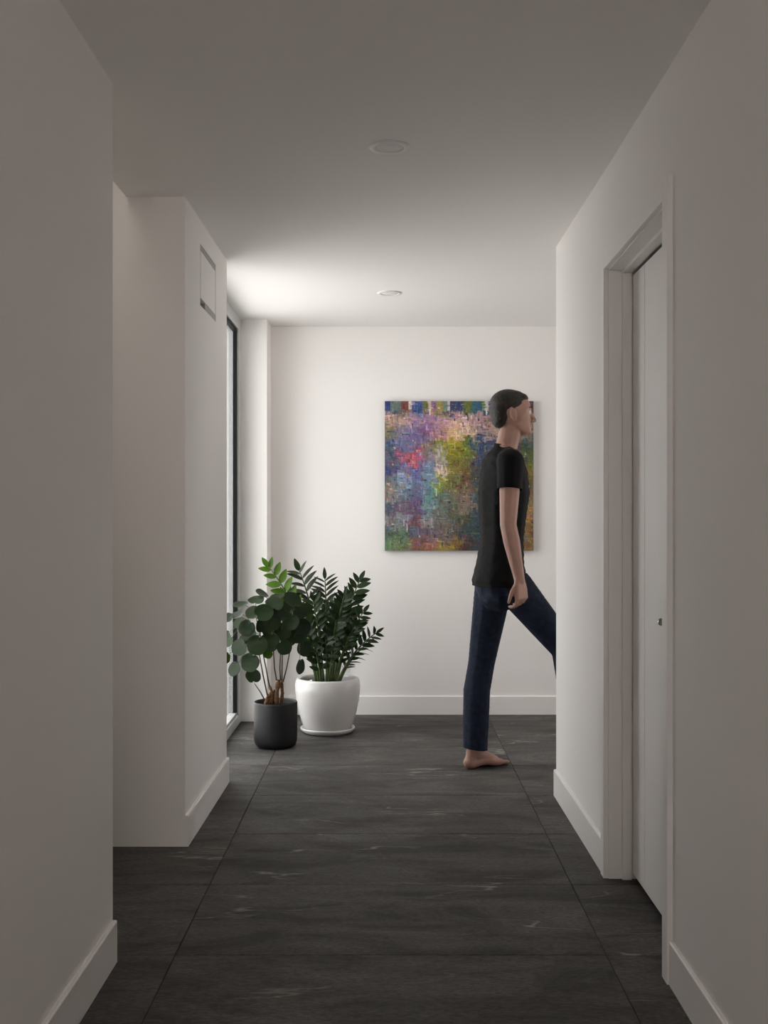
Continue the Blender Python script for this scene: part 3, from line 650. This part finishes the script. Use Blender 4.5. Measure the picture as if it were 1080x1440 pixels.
# shoulders and arms: right arm (y<0) hangs beside the body, left arm swings a little ahead on the far side
def arm(bm, s, sh, el, wr, add=0.0, upto=None):
    chain(bm, [(.018, s * .09, 1.510, .056), (*sh, .056)], .3, add=add)
    up = [(*sh, .058), (sh[0] * .7 + el[0] * .3, sh[1] * .7 + el[1] * .3, sh[2] * .7 + el[2] * .3, .052), (*el, .040)]
    chain(bm, up, .3, add=add)
    if upto is None:
        m_ = Vector(el).lerp(Vector(wr), .3)
        chain(bm, [(*el, .040), (*m_, .041), (*wr, .026)], .3, add=add)
RS, RE, RW = (.010, -.182, 1.500), (-.012, -.226, 1.205), (.040, -.236, .945)
LS, LE, LW = (.010, .182, 1.500), (.030, .228, 1.205), (.130, .215, .975)
arm(bm, -1, RS, RE, RW); arm(bm, 1, LS, LE, LW)
def hand(bm, wr, fwd, palm, s):
    """fwd: wrist to knuckles; palm: direction the palm faces; thumb leaves the side = fwd x palm * s"""
    f = Vector(fwd).normalized(); p = Vector(palm).normalized(); t = f.cross(p).normalized() * s; w_ = Vector(wr)
    for k in range(-3, 4):                      # palm, broad and flat
        a = w_ + t * k * .0055; b = w_ + f * .085 + t * k * .0105
        chain(bm, [(*a, .0155), (*(w_ + f * .045 + t * k * .0095), .0150), (*b, .0125)], .4)
    for k, (off, L_) in enumerate(((.032, .072), (.0105, .082), (-.0115, .076), (-.033, .060))):
        a = w_ + f * .086 + t * off; curl = (.45, .95, 1.35) ; pts = [(*a, .0100)]; d0 = 0
        q = a
        for j, (frac, rad) in enumerate(((.45, .0092), (.30, .0086), (.25, .0076))):
            ang = (0.45, 1.15, 1.75)[j] + .08 * k
            q = q + (f * math.cos(ang) + p * math.sin(ang) + t * off * .6) * L_ * frac; pts.append((*q, rad))
        chain(bm, pts, .35, sub=1)
    a = w_ + f * .025 + t * .026 + p * .004
    q1 = a + (f * .75 + t * .55 + p * .35).normalized() * .036; q2 = q1 + (f * .9 + t * .05 + p * .45).normalized() * .032; q3 = q2 + (f * .9 - t * .1 + p * .5).normalized() * .022
    chain(bm, [(*a, .0150), (*q1, .0120), (*q2, .0102), (*q3, .0086)], .35, sub=1)
hand(bm, RW, (.10, -.02, -1), (-.62, .78, -.1), -1)
hand(bm, LW, (.35, -.03, -.93), (-.55, -.8, -.1), 1)
# legs: left leg (far) planted, right leg (near) swinging forward
heel = W2L((0.397, 5.530, 0)); toe_dir = (W2L((0.397 + .84, 5.530 + .50, 0)) - heel).normalized(); fs = Vector((-toe_dir.y, toe_dir.x, 0))
LA = heel + toe_dir * .035; LA.z = .092
LH, LK = (-.005, .080, HIP), (-.072, .100, .515)
RH, RK = (.005, -.082, HIP), (.300, -.095, .600); RA = (.420, -.085, .165)
def leg(bm, h, k, a, add=0.0, flare=0.0):
    h, k, a = Vector(h), Vector(k), Vector(a); m1 = h.lerp(k, .45); m2 = k.lerp(a, .32); m3 = k.lerp(a, .7); back = Vector((-.014, 0, 0))
    chain(bm, [(*h, .076), (*h.lerp(k, .15), .084), (*m1, .074), (*k, .056)], .3, add=add)
    chain(bm, [(*k, .056), (*(m2 + back), .056), (*(m3 + back * .5), .042 + flare), (*a, .033 + flare * 1.4)], .3, add=add)
leg(bm, LH, LK, LA); leg(bm, RH, RK, RA)
def foot(bm, heel, d, side, up, big):
    """heel centre on the sole, d towards the toes, side across, big = sign of the big-toe side"""
    def pt(t, s_, z): return heel + d * t + side * s_ + up * z
    blob(bm, pt(0.0, 0, .030), (.032, .030, .031)); blob(bm, pt(.008, 0, .050), (.030, .027, .034))
    chain(bm, [(*pt(.020, 0, .078), .035), (*pt(.060, 0, .062), .034), (*pt(.105, big * .006, .045), .029), (*pt(.150, big * .006, .028), .022)], .3)
    chain(bm, [(*pt(.010, -big * .016, .020), .020), (*pt(.080, -big * .024, .018), .018), (*pt(.150, -big * .026, .015), .015)], .3)
    chain(bm, [(*pt(.010, big * .012, .020), .020), (*pt(.075, big * .018, .036), .020), (*pt(.145, big * .020, .021), .021), (*pt(.172, big * .021, .019), .018)], .3)
    chain(bm, [(*pt(.150, -big * .022, .015), .015), (*pt(.158, big * .008, .017), .017)], .3)
    for k, (s_, t1, r_) in enumerate(((.024, .216, .0125), (.007, .208, .0090), (-.007, .200, .0085), (-.0195, .190, .0080), (-.031, .177, .0078))):
        chain(bm, [(*pt(.158, big * s_ * .9, .016), r_), (*pt((.158 + t1) / 2, big * s_, .017), r_ * .92), (*pt(t1, big * s_ * 1.04, r_ + .001), r_)], .35, sub=1)
UP = Vector((0, 0, 1))
foot(bm, heel, toe_dir, fs, UP, -1)
# forward foot, toes raised
fd = Vector((.94, 0, .30)).normalized(); rheel = Vector(RA) - fd * .03 + Vector((.02, 0, -.085)); foot(bm, rheel, fd, Vector((0, 1, 0)), Vector((-.30, 0, .94)), 1)
body = remeshed('body', bm, .0042, 3, M['skin'], per)
# t-shirt: trunk and sleeves as one shell, cut at hem, cuffs and neck
bm = bmesh.new(); chain(bm, [(-.004, 0, .84, .126, .176), (-.004, 0, .93, .120, .170)] + [(x, y, z, a, b) for x, y, z, a, b in torso[1:-2]] + [(.016, 0, 1.50, .082, .150)], .3, add=.015)
chain(bm, [(.02, 0, 1.54, .064), (.03, 0, 1.60, .060)], .3)
for s, sh, el in ((-1, RS, RE), (1, LS, LE)):
    q = Vector(sh).lerp(Vector(el), .75)
    chain(bm, [(.020, s * .035, 1.555, .040), (.018, s * .09, 1.525, .052), (sh[0], sh[1] * .97, sh[2], .068)], .25)
    chain(bm, [(*sh, .068), (*Vector(sh).lerp(Vector(el), .3), .064), (*q, .061)], .25)
sh_me = remeshed('t_shirt', bm, .006, 10, M['shirt'], None, cuts=((Vector((0, 0, .905)), Vector((0, 0, -1))), (Vector((.03, 0, 1.585)), Vector((.30, 0, 1)))))
b3 = bmesh.new(); b3.from_mesh(sh_me)
for s, sh, el in ((-1, RS, RE), (1, LS, LE)):
    A = Vector(sh).lerp(Vector(el), .44); ax = (Vector(el) - Vector(sh)).normalized()
    bmesh.ops.bisect_plane(b3, geom=list(b3.verts) + list(b3.edges) + list(b3.faces), plane_co=A, plane_no=ax)
    kill = []
    for v in b3.verts:
        d = v.co - A; t = d.dot(ax)
        if t > 1e-4 and t < .25 and (d - ax * t).length < .073 and math.hypot(v.co.x / .13, v.co.y / .178) > 1.04 and v.co.y * s > .12: kill.append(v)
    bmesh.ops.delete(b3, geom=kill, context='VERTS')
shirt = obj('t_shirt', b3, M['shirt'], per, True)
sd = shirt.modifiers.new('cloth', 'SOLIDIFY'); sd.thickness = .0025; sd.offset = -1
# jeans
bm = bmesh.new(); chain(bm, [(-.003, 0, 1.00, .102, .146), (-.006, 0, .92, .110, .152), (-.004, 0, .885, .105, .148)], .3, add=.006)
leg(bm, LH, LK, LA, add=.013, flare=.012)
jn = remeshed('jeans', bm, .0065, 4, M['denim'], None, cuts=((Vector((0, 0, .985)), Vector((0, 0, 1))), (LA + Vector((0, 0, .004)), Vector((-.12, 0, -1)))))
b4 = bmesh.new(); b4.from_mesh(jn)
bm = bmesh.new(); leg(bm, RH, RK, RA, add=.013, flare=.012); chain(bm, [(.0, -.05, .93, .10, .085), (.0, -.03, .93, .10, .085)], .3)
ax = (Vector(RA) - Vector(RK)).normalized()
b4.from_mesh(remeshed('jeans', bm, .0065, 4, M['denim'], None, cuts=((Vector(RA) - ax * .02, ax), (Vector((0, 0, .97)), Vector((0, 0, 1))))))
jeans = obj('jeans', b4, M['denim'], per, True)
sd = jeans.modifiers.new('cloth', 'SOLIDIFY'); sd.thickness = .003; sd.offset = -1
# hair, eyes, brows
bm = bmesh.new(); blob(bm, (.040, 0, 1.795), (.092, .079, .074), sub=3); blob(bm, (.004, 0, 1.765), (.056, .071, .076), sub=3); blob(bm, (-.004, 0, 1.720), (.040, .050, .046)); blob(bm, (.092, 0, 1.822), (.050, .056, .032)); blob(bm, (.050, 0, 1.835), (.072, .060, .032))
for s in (-1, 1): blob(bm, (.050, s * .068, 1.795), (.024, .010, .022))
remeshed('hair', bm, .005, 3, M['hair'], per)
M['eyew'] = mat('eye_white', (.75, .74, .72), .2, .5, noise=(50, .02)); M['iris'] = mat('dark_iris', (.03, .02, .012), .15, .6, noise=(90, .3))
for s in (-1, 1):
    bm = bmesh.new(); blob(bm, (.1365, s * .030, 1.753), .0115, sub=3); e = obj('eye', bm, M['eyew'], per, True)
    bm = bmesh.new(); blob(bm, (.1455, s * .031, 1.753), (.0045, .0055, .0055), sub=2); obj('iris', bm, M['iris'], e, True)
    bm = bmesh.new(); chain(bm, [(.154, s * .016, 1.776, .0032), (.149, s * .034, 1.781, .0032), (.136, s * .050, 1.776, .0024)], .4, sub=1); obj('eyebrow', bm, M['hair'], per, True)
